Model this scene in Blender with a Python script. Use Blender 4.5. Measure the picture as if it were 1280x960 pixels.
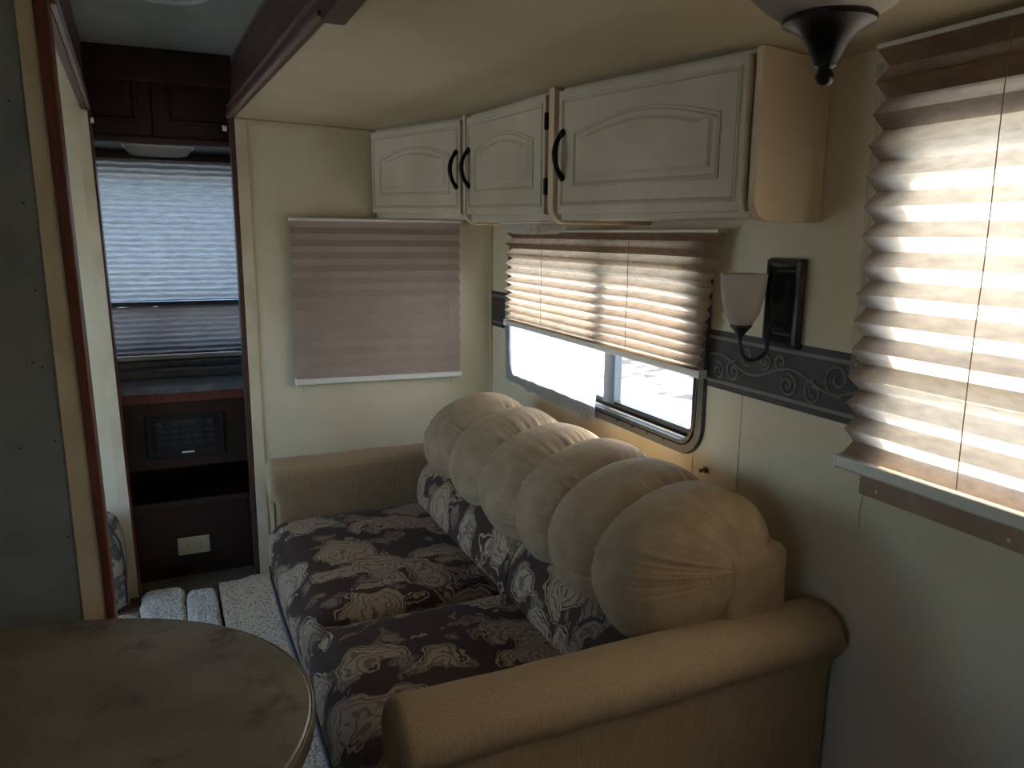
import bpy, bmesh, math, random
from mathutils import Vector, Matrix, noise

random.seed(7)
scene = bpy.context.scene
for o in list(bpy.data.objects):
    bpy.data.objects.remove(o, do_unlink=True)
COL = scene.collection

# ------------------------------------------------------------------ camera
CAM_LOC = Vector((0.0, 0.0, 1.5))
PITCH, YAW, ROLL = math.radians(10.974), math.radians(24.305), math.radians(0.5)
fw = Vector((math.sin(YAW) * math.cos(PITCH), math.cos(YAW) * math.cos(PITCH), -math.sin(PITCH)))
rt = Vector((math.cos(YAW), -math.sin(YAW), 0))
up = rt.cross(fw)
rt2 = rt * math.cos(ROLL) + up * math.sin(ROLL)
up2 = up * math.cos(ROLL) - rt * math.sin(ROLL)
cam_data = bpy.data.cameras.new('camera')
cam_data.sensor_width = 36.0
cam_data.lens = 27.0
cam_data.clip_start = 0.02
cam = bpy.data.objects.new('camera', cam_data)
m = Matrix((rt2, up2, -fw)).transposed().to_4x4()
m.translation = CAM_LOC
cam.matrix_world = m
COL.objects.link(cam)
scene.camera = cam

# ------------------------------------------------------------------ world, sun, exposure
world = bpy.data.worlds.new('world')
scene.world = world
world.use_nodes = True
wn = world.node_tree
wn.nodes.clear()
wo = wn.nodes.new('ShaderNodeOutputWorld')
wb = wn.nodes.new('ShaderNodeBackground')
ws = wn.nodes.new('ShaderNodeTexSky')
ws.sky_type = 'NISHITA'
ws.sun_disc = False
ws.sun_elevation = math.radians(52)
ws.sun_rotation = math.radians(93)
ws.air_density = 1.0
ws.dust_density = 2.5
ws.ozone_density = 1.0
wb.inputs['Strength'].default_value = 1.25
wn.links.new(ws.outputs['Color'], wb.inputs['Color'])
wn.links.new(wb.outputs['Background'], wo.inputs['Surface'])

sun_data = bpy.data.lights.new('sun', 'SUN')
sun_data.energy = 9.0
sun_data.angle = math.radians(1.5)
sun_data.color = (1.0, 0.93, 0.82)
sun = bpy.data.objects.new('sun', sun_data)
COL.objects.link(sun)
SUN_FROM = Vector((0.75, -0.04, 0.95)).normalized()      # towards the sun
sun.rotation_euler = SUN_FROM.to_track_quat('Z', 'Y').to_euler()
sun.location = SUN_FROM * 30

scene.view_settings.view_transform = 'Standard'
scene.view_settings.look = 'None'
scene.view_settings.gamma = 1.0
scene.view_settings.use_curve_mapping = False
scene.view_settings.exposure = 0.45
scene.cycles.max_bounces = 12
scene.cycles.diffuse_bounces = 6
scene.cycles.transmission_bounces = 8
scene.cycles.transparent_max_bounces = 12
scene.cycles.sample_clamp_indirect = 6.0
scene.cycles.caustics_reflective = False
scene.cycles.caustics_refractive = False

# ------------------------------------------------------------------ materials
MATS = {}


def mat(name, col, rough=0.6, col2=None, nscale=6.0, ndetail=4.0, bump=0.0, bscale=60.0, metallic=0.0,
        sheen=0.0, stretch=(1, 1, 1), ramp=(0.4, 0.62), bstretch=None, spec=0.5):
    m = bpy.data.materials.new(name)
    m.use_nodes = True
    nt = m.node_tree
    b = nt.nodes['Principled BSDF']
    b.inputs['Base Color'].default_value = (*col, 1)
    b.inputs['Roughness'].default_value = rough
    b.inputs['Metallic'].default_value = metallic
    b.inputs['Specular IOR Level'].default_value = spec
    if sheen:
        b.inputs['Sheen Weight'].default_value = sheen
        b.inputs['Sheen Roughness'].default_value = 0.5
    tc = nt.nodes.new('ShaderNodeTexCoord')
    if col2 is not None:
        mp = nt.nodes.new('ShaderNodeMapping')
        mp.inputs['Scale'].default_value = stretch
        nz = nt.nodes.new('ShaderNodeTexNoise')
        nz.inputs['Scale'].default_value = nscale
        nz.inputs['Detail'].default_value = ndetail
        cr = nt.nodes.new('ShaderNodeValToRGB')
        cr.color_ramp.elements[0].position = ramp[0]
        cr.color_ramp.elements[0].color = (*col, 1)
        cr.color_ramp.elements[1].position = ramp[1]
        cr.color_ramp.elements[1].color = (*col2, 1)
        nt.links.new(tc.outputs['Object'], mp.inputs['Vector'])
        nt.links.new(mp.outputs['Vector'], nz.inputs['Vector'])
        nt.links.new(nz.outputs['Fac'], cr.inputs['Fac'])
        nt.links.new(cr.outputs['Color'], b.inputs['Base Color'])
    if bump:
        mp2 = nt.nodes.new('ShaderNodeMapping')
        mp2.inputs['Scale'].default_value = bstretch or (1, 1, 1)
        nb = nt.nodes.new('ShaderNodeTexNoise')
        nb.inputs['Scale'].default_value = bscale
        nb.inputs['Detail'].default_value = 3
        bp = nt.nodes.new('ShaderNodeBump')
        bp.inputs['Strength'].default_value = bump
        bp.inputs['Distance'].default_value = 0.01
        nt.links.new(tc.outputs['Object'], mp2.inputs['Vector'])
        nt.links.new(mp2.outputs['Vector'], nb.inputs['Vector'])
        nt.links.new(nb.outputs['Fac'], bp.inputs['Height'])
        nt.links.new(bp.outputs['Normal'], b.inputs['Normal'])
    MATS[name] = m
    return m


def translucent_mat(name, col, col2, trans_col, w, nscale=40, stretch=(1, 1, 1), clear=0.0):
    m = bpy.data.materials.new(name)
    m.use_nodes = True
    nt = m.node_tree
    nt.nodes.clear()
    out = nt.nodes.new('ShaderNodeOutputMaterial')
    d = nt.nodes.new('ShaderNodeBsdfDiffuse')
    t = nt.nodes.new('ShaderNodeBsdfTranslucent')
    mx = nt.nodes.new('ShaderNodeMixShader')
    mx.inputs['Fac'].default_value = w
    tc = nt.nodes.new('ShaderNodeTexCoord')
    mp = nt.nodes.new('ShaderNodeMapping')
    mp.inputs['Scale'].default_value = stretch
    nz = nt.nodes.new('ShaderNodeTexNoise')
    nz.inputs['Scale'].default_value = nscale
    nz.inputs['Detail'].default_value = 5
    cr = nt.nodes.new('ShaderNodeValToRGB')
    cr.color_ramp.elements[0].position = 0.38
    cr.color_ramp.elements[1].position = 0.62
    cr.color_ramp.elements[0].color = (*col, 1)
    cr.color_ramp.elements[1].color = (*col2, 1)
    mul = nt.nodes.new('ShaderNodeMixRGB')
    mul.blend_type = 'MULTIPLY'
    mul.inputs['Fac'].default_value = 1.0
    mul.inputs['Color2'].default_value = (*trans_col, 1)
    L = nt.links.new
    L(tc.outputs['Object'], mp.inputs['Vector'])
    L(mp.outputs['Vector'], nz.inputs['Vector'])
    L(nz.outputs['Fac'], cr.inputs['Fac'])
    L(cr.outputs['Color'], d.inputs['Color'])
    cr2 = nt.nodes.new('ShaderNodeValToRGB')
    cr2.color_ramp.elements[0].position = 0.3
    cr2.color_ramp.elements[1].position = 0.7
    cr2.color_ramp.elements[0].color = (0.72, 0.72, 0.72, 1)
    cr2.color_ramp.elements[1].color = (1, 1, 1, 1)
    L(nz.outputs['Fac'], cr2.inputs['Fac'])
    L(cr2.outputs['Color'], mul.inputs['Color1'])
    L(mul.outputs['Color'], t.inputs['Color'])
    L(d.outputs['BSDF'], mx.inputs[1])
    L(t.outputs['BSDF'], mx.inputs[2])
    last = mx
    if clear:
        tr = nt.nodes.new('ShaderNodeBsdfTransparent')
        mx2 = nt.nodes.new('ShaderNodeMixShader')
        mx2.inputs['Fac'].default_value = clear
        L(mx.outputs['Shader'], mx2.inputs[1])
        L(tr.outputs['BSDF'], mx2.inputs[2])
        last = mx2
    L(last.outputs['Shader'], out.inputs['Surface'])
    MATS[name] = m
    return m


def glass_mat(name, tint=(0.95, 0.97, 0.97), gloss=0.06):
    m = bpy.data.materials.new(name)
    m.use_nodes = True
    nt = m.node_tree
    nt.nodes.clear()
    out = nt.nodes.new('ShaderNodeOutputMaterial')
    tr = nt.nodes.new('ShaderNodeBsdfTransparent')
    tr.inputs['Color'].default_value = (*tint, 1)
    gl = nt.nodes.new('ShaderNodeBsdfGlossy')
    gl.inputs['Roughness'].default_value = 0.03
    mx = nt.nodes.new('ShaderNodeMixShader')
    mx.inputs['Fac'].default_value = gloss
    nt.links.new(tr.outputs['BSDF'], mx.inputs[1])
    nt.links.new(gl.outputs['BSDF'], mx.inputs[2])
    nt.links.new(mx.outputs['Shader'], out.inputs['Surface'])
    MATS[name] = m
    return m


def paisley_mat(name):
    m = bpy.data.materials.new(name)
    m.use_nodes = True
    nt = m.node_tree
    N, L = nt.nodes, nt.links.new
    b = N['Principled BSDF']
    b.inputs['Roughness'].default_value = 0.8
    b.inputs['Specular IOR Level'].default_value = 0.12
    b.inputs['Sheen Weight'].default_value = 0.06
    b.inputs['Sheen Roughness'].default_value = 0.35

    def math_(op, a, b_=None, c=None):
        n = N.new('ShaderNodeMath')
        n.operation = op
        for i, v in enumerate((a, b_, c)):
            if v is None: continue
            if isinstance(v, (int, float)): n.inputs[i].default_value = v
            else: L(v, n.inputs[i])
        return n.outputs['Value']

    tc = N.new('ShaderNodeTexCoord')
    nz = N.new('ShaderNodeTexNoise')
    nz.inputs['Scale'].default_value = 9.0
    nz.inputs['Detail'].default_value = 2.6
    sub = N.new('ShaderNodeVectorMath'); sub.operation = 'SUBTRACT'
    sub.inputs[1].default_value = (0.5, 0.5, 0.5)
    scl = N.new('ShaderNodeVectorMath'); scl.operation = 'SCALE'
    scl.inputs['Scale'].default_value = 0.16
    add = N.new('ShaderNodeVectorMath'); add.operation = 'ADD'
    L(tc.outputs['Object'], nz.inputs['Vector'])
    L(nz.outputs['Color'], sub.inputs[0])
    L(sub.outputs['Vector'], scl.inputs[0])
    L(tc.outputs['Object'], add.inputs[0])
    L(scl.outputs['Vector'], add.inputs[1])

    def layer(scale, k, reach):
        """curled teardrop motifs round the points of a cell pattern: 1 on the motif, ridged by a spiral"""
        sc = N.new('ShaderNodeVectorMath'); sc.operation = 'SCALE'
        sc.inputs['Scale'].default_value = scale
        L(add.outputs['Vector'], sc.inputs[0])
        vo = N.new('ShaderNodeTexVoronoi')
        vo.feature = 'F1'
        vo.inputs['Scale'].default_value = 1.0
        L(sc.outputs['Vector'], vo.inputs['Vector'])
        dl = N.new('ShaderNodeVectorMath'); dl.operation = 'SUBTRACT'
        L(sc.outputs['Vector'], dl.inputs[0])
        L(vo.outputs['Position'], dl.inputs[1])
        sp = N.new('ShaderNodeSeparateXYZ')
        L(dl.outputs['Vector'], sp.inputs['Vector'])
        u = math_('ADD', sp.outputs['X'], math_('MULTIPLY', sp.outputs['Z'], 1.0))
        ang = math_('ARCTAN2', sp.outputs['Y'], u)
        d = vo.outputs['Distance']
        # outline: reach varies with the angle so that the motif becomes a drop
        lim = math_('MULTIPLY_ADD', math_('SINE', math_('MULTIPLY_ADD', ang, 0.5, 0.7)), 0.20, reach)
        edge = math_('SUBTRACT', lim, d)                              # >0 inside
        spir = math_('SINE', math_('MULTIPLY_ADD', d, k, ang))
        ridge = math_('GREATER_THAN', spir, -0.55)
        inside = math_('GREATER_THAN', edge, 0.055)
        outl = math_('MULTIPLY', math_('GREATER_THAN', edge, 0.0), math_('LESS_THAN', edge, 0.028))
        body = math_('MULTIPLY', inside, math_('MULTIPLY_ADD', ridge, 0.62, 0.38))
        return math_('MAXIMUM', body, outl)

    big = layer(5.4, 62.0, 0.45)
    small = layer(11.0, 26.0, 0.30)
    fine = N.new('ShaderNodeTexNoise')
    fine.inputs['Scale'].default_value = 130
    fine.inputs['Detail'].default_value = 2
    L(add.outputs['Vector'], fine.inputs['Vector'])
    both = math_('MAXIMUM', big, math_('MULTIPLY', small, 0.55))
    fac = math_('MULTIPLY', both, math_('MULTIPLY_ADD', fine.outputs['Fac'], 0.9, 0.5))
    cr = N.new('ShaderNodeValToRGB')
    e = cr.color_ramp.elements
    e[0].position, e[0].color = 0.0, (0.050, 0.030, 0.024, 1)
    e[1].position, e[1].color = 1.0, (0.33, 0.235, 0.155, 1)
    L(fac, cr.inputs['Fac'])
    L(cr.outputs['Color'], b.inputs['Base Color'])
    bp = N.new('ShaderNodeBump')
    bp.inputs['Strength'].default_value = 0.3
    bp.inputs['Distance'].default_value = 0.004
    L(fac, bp.inputs['Height'])
    L(bp.outputs['Normal'], b.inputs['Normal'])
    MATS[name] = m
    return m


cream = mat('cream_vinyl_wall', (0.67, 0.615, 0.46), 0.55, (0.60, 0.535, 0.375), 2.2, 5, bump=0.05, bscale=140)
cream_trim = mat('cream_trim', (0.66, 0.58, 0.42), 0.45, (0.58, 0.49, 0.33), 8, 3)
ceil_m = mat('cream_ceiling', (0.62, 0.54, 0.37), 0.6, (0.54, 0.455, 0.29), 1.6, 4, bump=0.05, bscale=90)
hall_ceil = mat('hall_ceiling', (0.42, 0.45, 0.38), 0.6, (0.36, 0.37, 0.30), 3, 4)
cab_m = mat('cream_cabinet', (0.63, 0.59, 0.47), 0.42, (0.55, 0.50, 0.38), 3.5, 4)
cab_edge = mat('tan_cabinet_edge', (0.72, 0.59, 0.42), 0.45, (0.67, 0.53, 0.36), 5, 3)
glaze = mat('antique_glaze', (0.46, 0.39, 0.27), 0.5)
black_metal = mat('black_metal', (0.012, 0.012, 0.013), 0.32, metallic=0.6)
bronze = mat('oil_rubbed_metal', (0.018, 0.019, 0.024), 0.35, (0.035, 0.035, 0.042), 30, 3, metallic=0.4)
dark_wood = mat('walnut_wood', (0.024, 0.010, 0.007), 0.45, (0.038, 0.015, 0.010), 3, 5, stretch=(18, 18, 1.5))
mahogany = mat('mahogany_trim', (0.115, 0.030, 0.020), 0.38, (0.16, 0.048, 0.03), 4, 5, stretch=(20, 20, 1.5))
fascia_m = mat('walnut_fascia', (0.055, 0.025, 0.018), 0.4, (0.085, 0.040, 0.028), 4, 5, stretch=(20, 1.5, 20))
fascia_bead = mat('walnut_bead', (0.17, 0.095, 0.075), 0.3)
grey_panel = mat('grey_laminate_panel', (0.23, 0.255, 0.255), 0.6, (0.19, 0.215, 0.215), 5, 5, bump=0.04, bscale=160)
hole_m = mat('screw_hole', (0.02, 0.018, 0.016), 0.8)
beige = mat('beige_chenille', (0.345, 0.25, 0.155), 0.85, (0.29, 0.205, 0.122), 16, 5, bump=0.35, bscale=420, sheen=0.06, spec=0.1,
            bstretch=(1, 1, 0.25))
arm_m = mat('tan_ribbed_upholstery', (0.37, 0.27, 0.165), 0.85, (0.31, 0.222, 0.132), 220, 4, bump=0.3, bscale=420, sheen=0.05, spec=0.1,
            stretch=(1, 1, 0.08), bstretch=(1, 1, 0.06), ramp=(0.35, 0.7))
paisley = paisley_mat('paisley_chenille')
piping_m = mat('dark_piping', (0.035, 0.028, 0.035), 0.7)
base_m = mat('sofa_skirt_cloth', (0.20, 0.17, 0.14), 0.9, bump=0.2, bscale=300)
carpet_m = mat('beige_carpet', (0.80, 0.65, 0.45), 0.95, (0.30, 0.21, 0.13), 95, 4, bump=0.9, bscale=110, ramp=(0.50, 0.66))
carpet_grey = mat('grey_white_carpet', (0.80, 0.74, 0.60), 0.95, (0.44, 0.38, 0.29), 90, 4, bump=0.9, bscale=110, ramp=(0.46, 0.68))
floor_m = mat('brown_floor_carpet', (0.16, 0.125, 0.085), 0.95, (0.10, 0.075, 0.05), 80, 4, bump=0.8, bscale=120)
tabletop_m = None
white_plastic = mat('white_plastic_rail', (0.72, 0.72, 0.68), 0.4)
ivory = mat('ivory_plastic', (0.62, 0.55, 0.36), 0.45)
clear_dome = glass_mat('frosted_dome', (0.8, 0.8, 0.76), 0.15)
pane_m = glass_mat('window_glass')
frame_m = mat('black_window_frame', (0.030, 0.032, 0.033), 0.35, metallic=0.3)
frame_grey = mat('grey_window_flange', (0.115, 0.115, 0.105), 0.42, (0.085, 0.085, 0.08), 12, 3, metallic=0.2)
frame_blue = mat('grey_aluminium_mullion', (0.12, 0.145, 0.165), 0.4, metallic=0.4)
blind_m = translucent_mat('tan_pleated_fabric', (0.36, 0.235, 0.165), (0.42, 0.28, 0.20), (0.66, 0.565, 0.44), 0.62, 34, (1, 0.7, 2.2))
blind_dark = translucent_mat('dusty_rose_pleated_fabric', (0.36, 0.285, 0.245), (0.39, 0.31, 0.27), (0.3, 0.25, 0.2), 0.08, 6)
rear_blind_m = translucent_mat('pale_day_fabric', (0.50, 0.50, 0.50), (0.72, 0.72, 0.72), (0.235, 0.255, 0.265), 0.6, 90, (0.22, 1, 1.5))
rear_night_m = translucent_mat('grey_night_fabric', (0.34, 0.31, 0.28), (0.44, 0.40, 0.37), (0.15, 0.145, 0.15), 0.5, 60, (0.25, 1, 1.6))
film_m = translucent_mat('white_window_film', (0.75, 0.77, 0.77), (0.85, 0.86, 0.86), (0.9, 0.9, 0.9), 0.7, 12)
strip_m = translucent_mat('clear_plastic_strip', (0.55, 0.50, 0.42), (0.75, 0.72, 0.66), (1, 1, 1), 0.5, 30, clear=0.45)
border_m = mat('charcoal_border_paper', (0.030, 0.029, 0.033), 0.6, (0.045, 0.043, 0.046), 20, 4, bump=0.1, bscale=200)
border_line = mat('taupe_border_line', (0.17, 0.155, 0.14), 0.5)
shade_glass = translucent_mat('white_shade_glass', (0.70, 0.63, 0.57), (0.74, 0.68, 0.62), (0.7, 0.64, 0.58), 0.35, 4)
bowl_glass = translucent_mat('white_bowl_glass', (0.62, 0.60, 0.54), (0.66, 0.64, 0.58), (0.6, 0.58, 0.54), 0.3, 4)
sill_brown = mat('brown_sill_board', (0.30, 0.195, 0.135), 0.6, (0.36, 0.25, 0.175), 14, 4)
counter_m = mat('grey_counter_laminate', (0.15, 0.16, 0.17), 0.3, (0.10, 0.11, 0.12), 20, 4)
radio_m = mat('radio_black_plastic', (0.012, 0.013, 0.015), 0.35)
radio_btn = mat('radio_button_grey', (0.03, 0.03, 0.03), 0.4)
concrete = mat('pale_concrete_ground', (0.33, 0.33, 0.32), 0.9, (0.13, 0.12, 0.10), 0.9, 8, ramp=(0.50, 0.60))
bench_m = mat('grey_floral_cushion', (0.10, 0.095, 0.085), 0.85, (0.40, 0.36, 0.29), 22, 3, ramp=(0.44, 0.52))
brass = mat('tarnished_nail', (0.10, 0.06, 0.03), 0.5, metallic=0.5)
cord_m = mat('tan_cord', (0.35, 0.28, 0.20), 0.8)


def table_mat():
    m = mat('marbled_table_laminate', (0.175, 0.150, 0.110), 0.36, (0.27, 0.235, 0.170), 7, 10, ramp=(0.36, 0.66))
    nt = m.node_tree
    b = nt.nodes['Principled BSDF']
    src = b.inputs['Base Color'].links[0].from_socket
    tc = nt.nodes.new('ShaderNodeTexCoord')
    nz = nt.nodes.new('ShaderNodeTexNoise')
    nz.inputs['Scale'].default_value = 9
    nz.inputs['Detail'].default_value = 7
    nz.inputs['Roughness'].default_value = 0.7
    cr = nt.nodes.new('ShaderNodeValToRGB')
    cr.color_ramp.elements[0].position = 0.55
    cr.color_ramp.elements[0].color = (0, 0, 0, 1)
    cr.color_ramp.elements[1].position = 0.72
    cr.color_ramp.elements[1].color = (1, 1, 1, 1)
    mx = nt.nodes.new('ShaderNodeMixRGB')
    mx.inputs['Color2'].default_value = (0.075, 0.042, 0.03, 1)
    nt.links.new(tc.outputs['Object'], nz.inputs['Vector'])
    nt.links.new(nz.outputs['Fac'], cr.inputs['Fac'])
    nt.links.new(cr.outputs['Color'], mx.inputs['Fac'])
    nt.links.new(src, mx.inputs['Color1'])
    nt.links.new(mx.outputs['Color'], b.inputs['Base Color'])
    return m


tabletop_m = table_mat()


# ------------------------------------------------------------------ mesh helpers
class MB:
    def __init__(s):
        s.v, s.f = [], []

    def add(s, v, f):
        n = len(s.v)
        s.v += [tuple(p) for p in v]
        s.f += [tuple(i + n for i in q) for q in f]
        return s

    def box(s, x0, x1, y0, y1, z0, z1):
        v = [(x0, y0, z0), (x1, y0, z0), (x1, y1, z0), (x0, y1, z0), (x0, y0, z1), (x1, y0, z1), (x1, y1, z1), (x0, y1, z1)]
        return s.add(v, [(0, 3, 2, 1), (4, 5, 6, 7), (0, 1, 5, 4), (1, 2, 6, 5), (2, 3, 7, 6), (3, 0, 4, 7)])

    def hexa(s, b, t):
        """bottom quad b (4 pts, ccw from above), top quad t"""
        return s.add(list(b) + list(t), [(0, 3, 2, 1), (4, 5, 6, 7), (0, 1, 5, 4), (1, 2, 6, 5), (2, 3, 7, 6), (3, 0, 4, 7)])

    def prism(s, pts, off):
        """closed polygon pts (3d), extruded by off"""
        off = Vector(off)
        n = len(pts)
        v = [Vector(p) for p in pts] + [Vector(p) + off for p in pts]
        f = [tuple(range(n)), tuple(range(2 * n - 1, n - 1, -1))]
        f += [((i + 1) % n, i, n + i, n + (i + 1) % n) for i in range(n)]
        return s.add(v, f)

    def tube(s, pts, r, n=8, caps=True, flat=None):
        pts = [Vector(p) for p in pts]
        rr = r if isinstance(r, (list, tuple)) else [r] * len(pts)
        rings, prev = [], None
        for i, p in enumerate(pts):
            a = pts[max(i - 1, 0)]
            b = pts[min(i + 1, len(pts) - 1)]
            t = (b - a).normalized()
            if prev is None:
                ref = Vector((0, 0, 1)) if abs(t.z) < 0.9 else Vector((1, 0, 0))
                u = t.cross(ref).normalized()
            else:
                u = (prev - t * prev.dot(t)).normalized()
            w = t.cross(u)
            prev = u
            rings.append([p + (u * math.cos(2 * math.pi * k / n) + w * math.sin(2 * math.pi * k / n)) * rr[i] for k in range(n)])
        return s.loft(rings, caps=caps)

    def loft(s, rings, caps=True, closed=True):
        n = len(rings[0])
        v = [p for r in rings for p in r]
        f = []
        for i in range(len(rings) - 1):
            for k in range(n if closed else n - 1):
                k2 = (k + 1) % n
                f.append((i * n + k, i * n + k2, (i + 1) * n + k2, (i + 1) * n + k))
        if caps:
            f.append(tuple(range(n - 1, -1, -1)))
            f.append(tuple((len(rings) - 1) * n + k for k in range(n)))
        return s.add(v, f)

    def lathe(s, prof, c, n=28, ax='z', caps=True):
        rings = []
        for r, h in prof:
            ring = []
            for k in range(n):
                a = 2 * math.pi * k / n
                p = (r * math.cos(a), r * math.sin(a), h)
                if ax == 'x':
                    p = (h, r * math.cos(a), r * math.sin(a))
                ring.append((c[0] + p[0], c[1] + p[1], c[2] + p[2]))
            rings.append(ring)
        return s.loft(rings, caps=caps)

    def rbox(s, x0, x1, y0, y1, z0, z1, r, n=10, fn=None):
        """rounded box, n segments per side; fn(Vector, u) may displace"""
        bm = bmesh.new()
        bmesh.ops.create_cube(bm, size=2)
        bmesh.ops.subdivide_edges(bm, edges=bm.edges[:], cuts=n, use_grid_fill=True)
        c = Vector(((x0 + x1) / 2, (y0 + y1) / 2, (z0 + z1) / 2))
        h = Vector(((x1 - x0) / 2, (y1 - y0) / 2, (z1 - z0) / 2))
        r = min(r, min(h) * 0.999)
        vs = []
        for v in bm.verts:
            u = v.co.copy()
            # concentrate the grid near the edges so that the rounding is smooth
            q = Vector([math.copysign(abs(a) ** 0.75, a) for a in u])
            p = Vector([q[i] * h[i] for i in range(3)])
            inn = Vector([max(-h[i] + r, min(h[i] - r, p[i])) for i in range(3)])
            d = p - inn
            if d.length > 1e-9:
                p = inn + d.normalized() * r
            p = p + c
            if fn:
                p = fn(p, u)
            vs.append(p)
        bm.verts.index_update()
        fs = [tuple(v.index for v in f.verts) for f in bm.faces]
        bm.free()
        return s.add(vs, fs)

    def build(s, name, material, parent=None, smooth=False, bevel=0.0, bseg=2, label=None, cat=None, group=None, kind=None,
              autosmooth=None):
        me = bpy.data.meshes.new(name)
        me.from_pydata([tuple(p) for p in s.v], [], s.f)
        bm = bmesh.new()
        bm.from_mesh(me)
        bmesh.ops.recalc_face_normals(bm, faces=bm.faces[:])
        bm.to_mesh(me)
        bm.free()
        me.materials.append(material)
        if smooth:
            for p in me.polygons:
                p.use_smooth = True
        o = bpy.data.objects.new(name, me)
        COL.objects.link(o)
        if smooth and autosmooth:
            me.set_sharp_from_angle(angle=math.radians(autosmooth))
        if bevel:
            bv = o.modifiers.new('bevel', 'BEVEL')
            bv.width = bevel
            bv.segments = bseg
            bv.limit_method = 'ANGLE'
            bv.angle_limit = math.radians(40)
        if parent:
            o.parent = parent
            o.matrix_parent_inverse = parent.matrix_world.inverted()
        tag(o, label, cat, group, kind)
        return o


def tag(o, label=None, cat=None, group=None, kind=None):
    if label: o['label'] = label
    if cat: o['category'] = cat
    if group: o['group'] = group
    if kind: o['kind'] = kind
    return o


def empty(name, loc, label=None, cat=None, group=None, kind=None):
    o = bpy.data.objects.new(name, None)
    o.empty_display_size = 0.05
    o.location = loc
    COL.objects.link(o)
    o.matrix_world = Matrix.Translation(loc)
    return tag(o, label, cat, group, kind)


def box(name, x0, x1, y0, y1, z0, z1, material, **k):
    return MB().box(x0, x1, y0, y1, z0, z1).build(name, material, **k)


def wall_holes(axis, c0, c1, a0, a1, z0, z1, holes):
    """wall slab between c0 and c1 along axis, spanning a0..a1 and z0..z1, with rectangular holes (a,a,z,z)"""
    A = sorted({a0, a1, *[h[0] for h in holes], *[h[1] for h in holes]})
    Z = sorted({z0, z1, *[h[2] for h in holes], *[h[3] for h in holes]})
    b = MB()
    solid = lambda i, j: (0 <= i < len(A) - 1 and 0 <= j < len(Z) - 1 and not any(
        h[0] - 1e-6 <= A[i] and A[i + 1] <= h[1] + 1e-6 and h[2] - 1e-6 <= Z[j] and Z[j + 1] <= h[3] + 1e-6 for h in holes))
    ids = {}
    V, F = [], []

    def vid(c, a, z):
        key = (c, round(a, 5), round(z, 5))
        if key not in ids:
            ids[key] = len(V)
            V.append((c, a, z) if axis == 'x' else (a, c, z))
        return ids[key]
    for i in range(len(A) - 1):
        for j in range(len(Z) - 1):
            if not solid(i, j):
                continue
            a, a2, z, z2 = A[i], A[i + 1], Z[j], Z[j + 1]
            F.append((vid(c0, a, z), vid(c0, a2, z), vid(c0, a2, z2), vid(c0, a, z2)))
            F.append((vid(c1, a, z), vid(c1, a, z2), vid(c1, a2, z2), vid(c1, a2, z)))
            if not solid(i - 1, j): F.append((vid(c0, a, z), vid(c0, a, z2), vid(c1, a, z2), vid(c1, a, z)))
            if not solid(i + 1, j): F.append((vid(c0, a2, z), vid(c1, a2, z), vid(c1, a2, z2), vid(c0, a2, z2)))
            if not solid(i, j - 1): F.append((vid(c0, a, z), vid(c1, a, z), vid(c1, a2, z), vid(c0, a2, z)))
            if not solid(i, j + 1): F.append((vid(c0, a, z2), vid(c0, a2, z2), vid(c1, a2, z2), vid(c1, a, z2)))
    return b.add(V, F)


def rrect(a0, a1, z0, z1, r, n=8):
    pts = []
    for ca, cz, s in ((a1 - r, z1 - r, 0), (a0 + r, z1 - r, 1), (a0 + r, z0 + r, 2), (a1 - r, z0 + r, 3)):
        for k in range(n + 1):
            t = (s + k / n) * math.pi / 2
            pts.append((ca + r * math.cos(t), cz + r * math.sin(t)))
    return pts


def ring_frame(b, axis, profile, a0, a1, z0, z1, r):
    """profile: list of (inset, c) swept around a rounded rectangle"""
    rings = []
    for inset, c in profile:
        pts = rrect(a0 + inset, a1 - inset, z0 + inset, z1 - inset, max(r - inset, 0.006))
        rings.append([(c, a, z) if axis == 'x' else (a, c, z) for a, z in pts])
    rings.append(rings[0])
    return b.loft(rings, caps=False)


# ------------------------------------------------------------------ layout constants
WX = 1.409          # inner face of the outer slide wall
EY = 3.363          # inner face of the slide end wall
HC = 2.18           # hallway ceiling


def slide_ceiling(x):
    if x < 0.86:
        return 1.951 - (x - 0.27) * (0.017 / 0.59)
    return 1.934 - (x - 0.86) * (0.042 / 0.55)


# ------------------------------------------------------------------ the ground outside and the shell
ground = MB().box(-40, 60, -40, 60, -1.05, -0.95).build('ground', concrete, kind='structure')

bank = MB()
rr = []
for i in range(41):
    row = []
    for j in range(25):
        xx, yy = 6.9 + 0.35 * j, 4.0 + 0.4 * i
        e_ = math.sin(math.pi * j / 24) * math.sin(math.pi * i / 40)
        row.append((xx, yy, -0.951 + e_ * (0.16 + 0.14 * noise.noise((xx * 1.3, yy * 1.3, 0)))))
    rr.append(row)
bank.loft(rr, caps=False, closed=False)
bank.build('ground_bank', mat('gravel_and_dry_grass', (0.30, 0.29, 0.27), 0.95, (0.045, 0.04, 0.035), 2.6, 9, ramp=(0.47, 0.58)), kind='structure', smooth=True)

floor = box('floor', -1.30, 1.46, -1.7, 4.0, -0.06, 0.0, floor_m, kind='structure')

W1 = (1.80, 3.10, 0.90, 1.45)       # small window y0 y1 z0 z1
W2 = (-0.55, 1.135, 1.04, 1.75)       # big window
wall_holes('x', WX, WX + 0.05, -1.7, EY + 0.05, 0.0, 2.25, [W1, W2]).build('wall_right', cream, kind='structure')

# end wall of the slide-out
box('wall_back', 0.30, WX, EY, EY + 0.05, 0.0, 2.25, cream, kind='structure')
# sloped slide ceiling
cb = MB()


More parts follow.
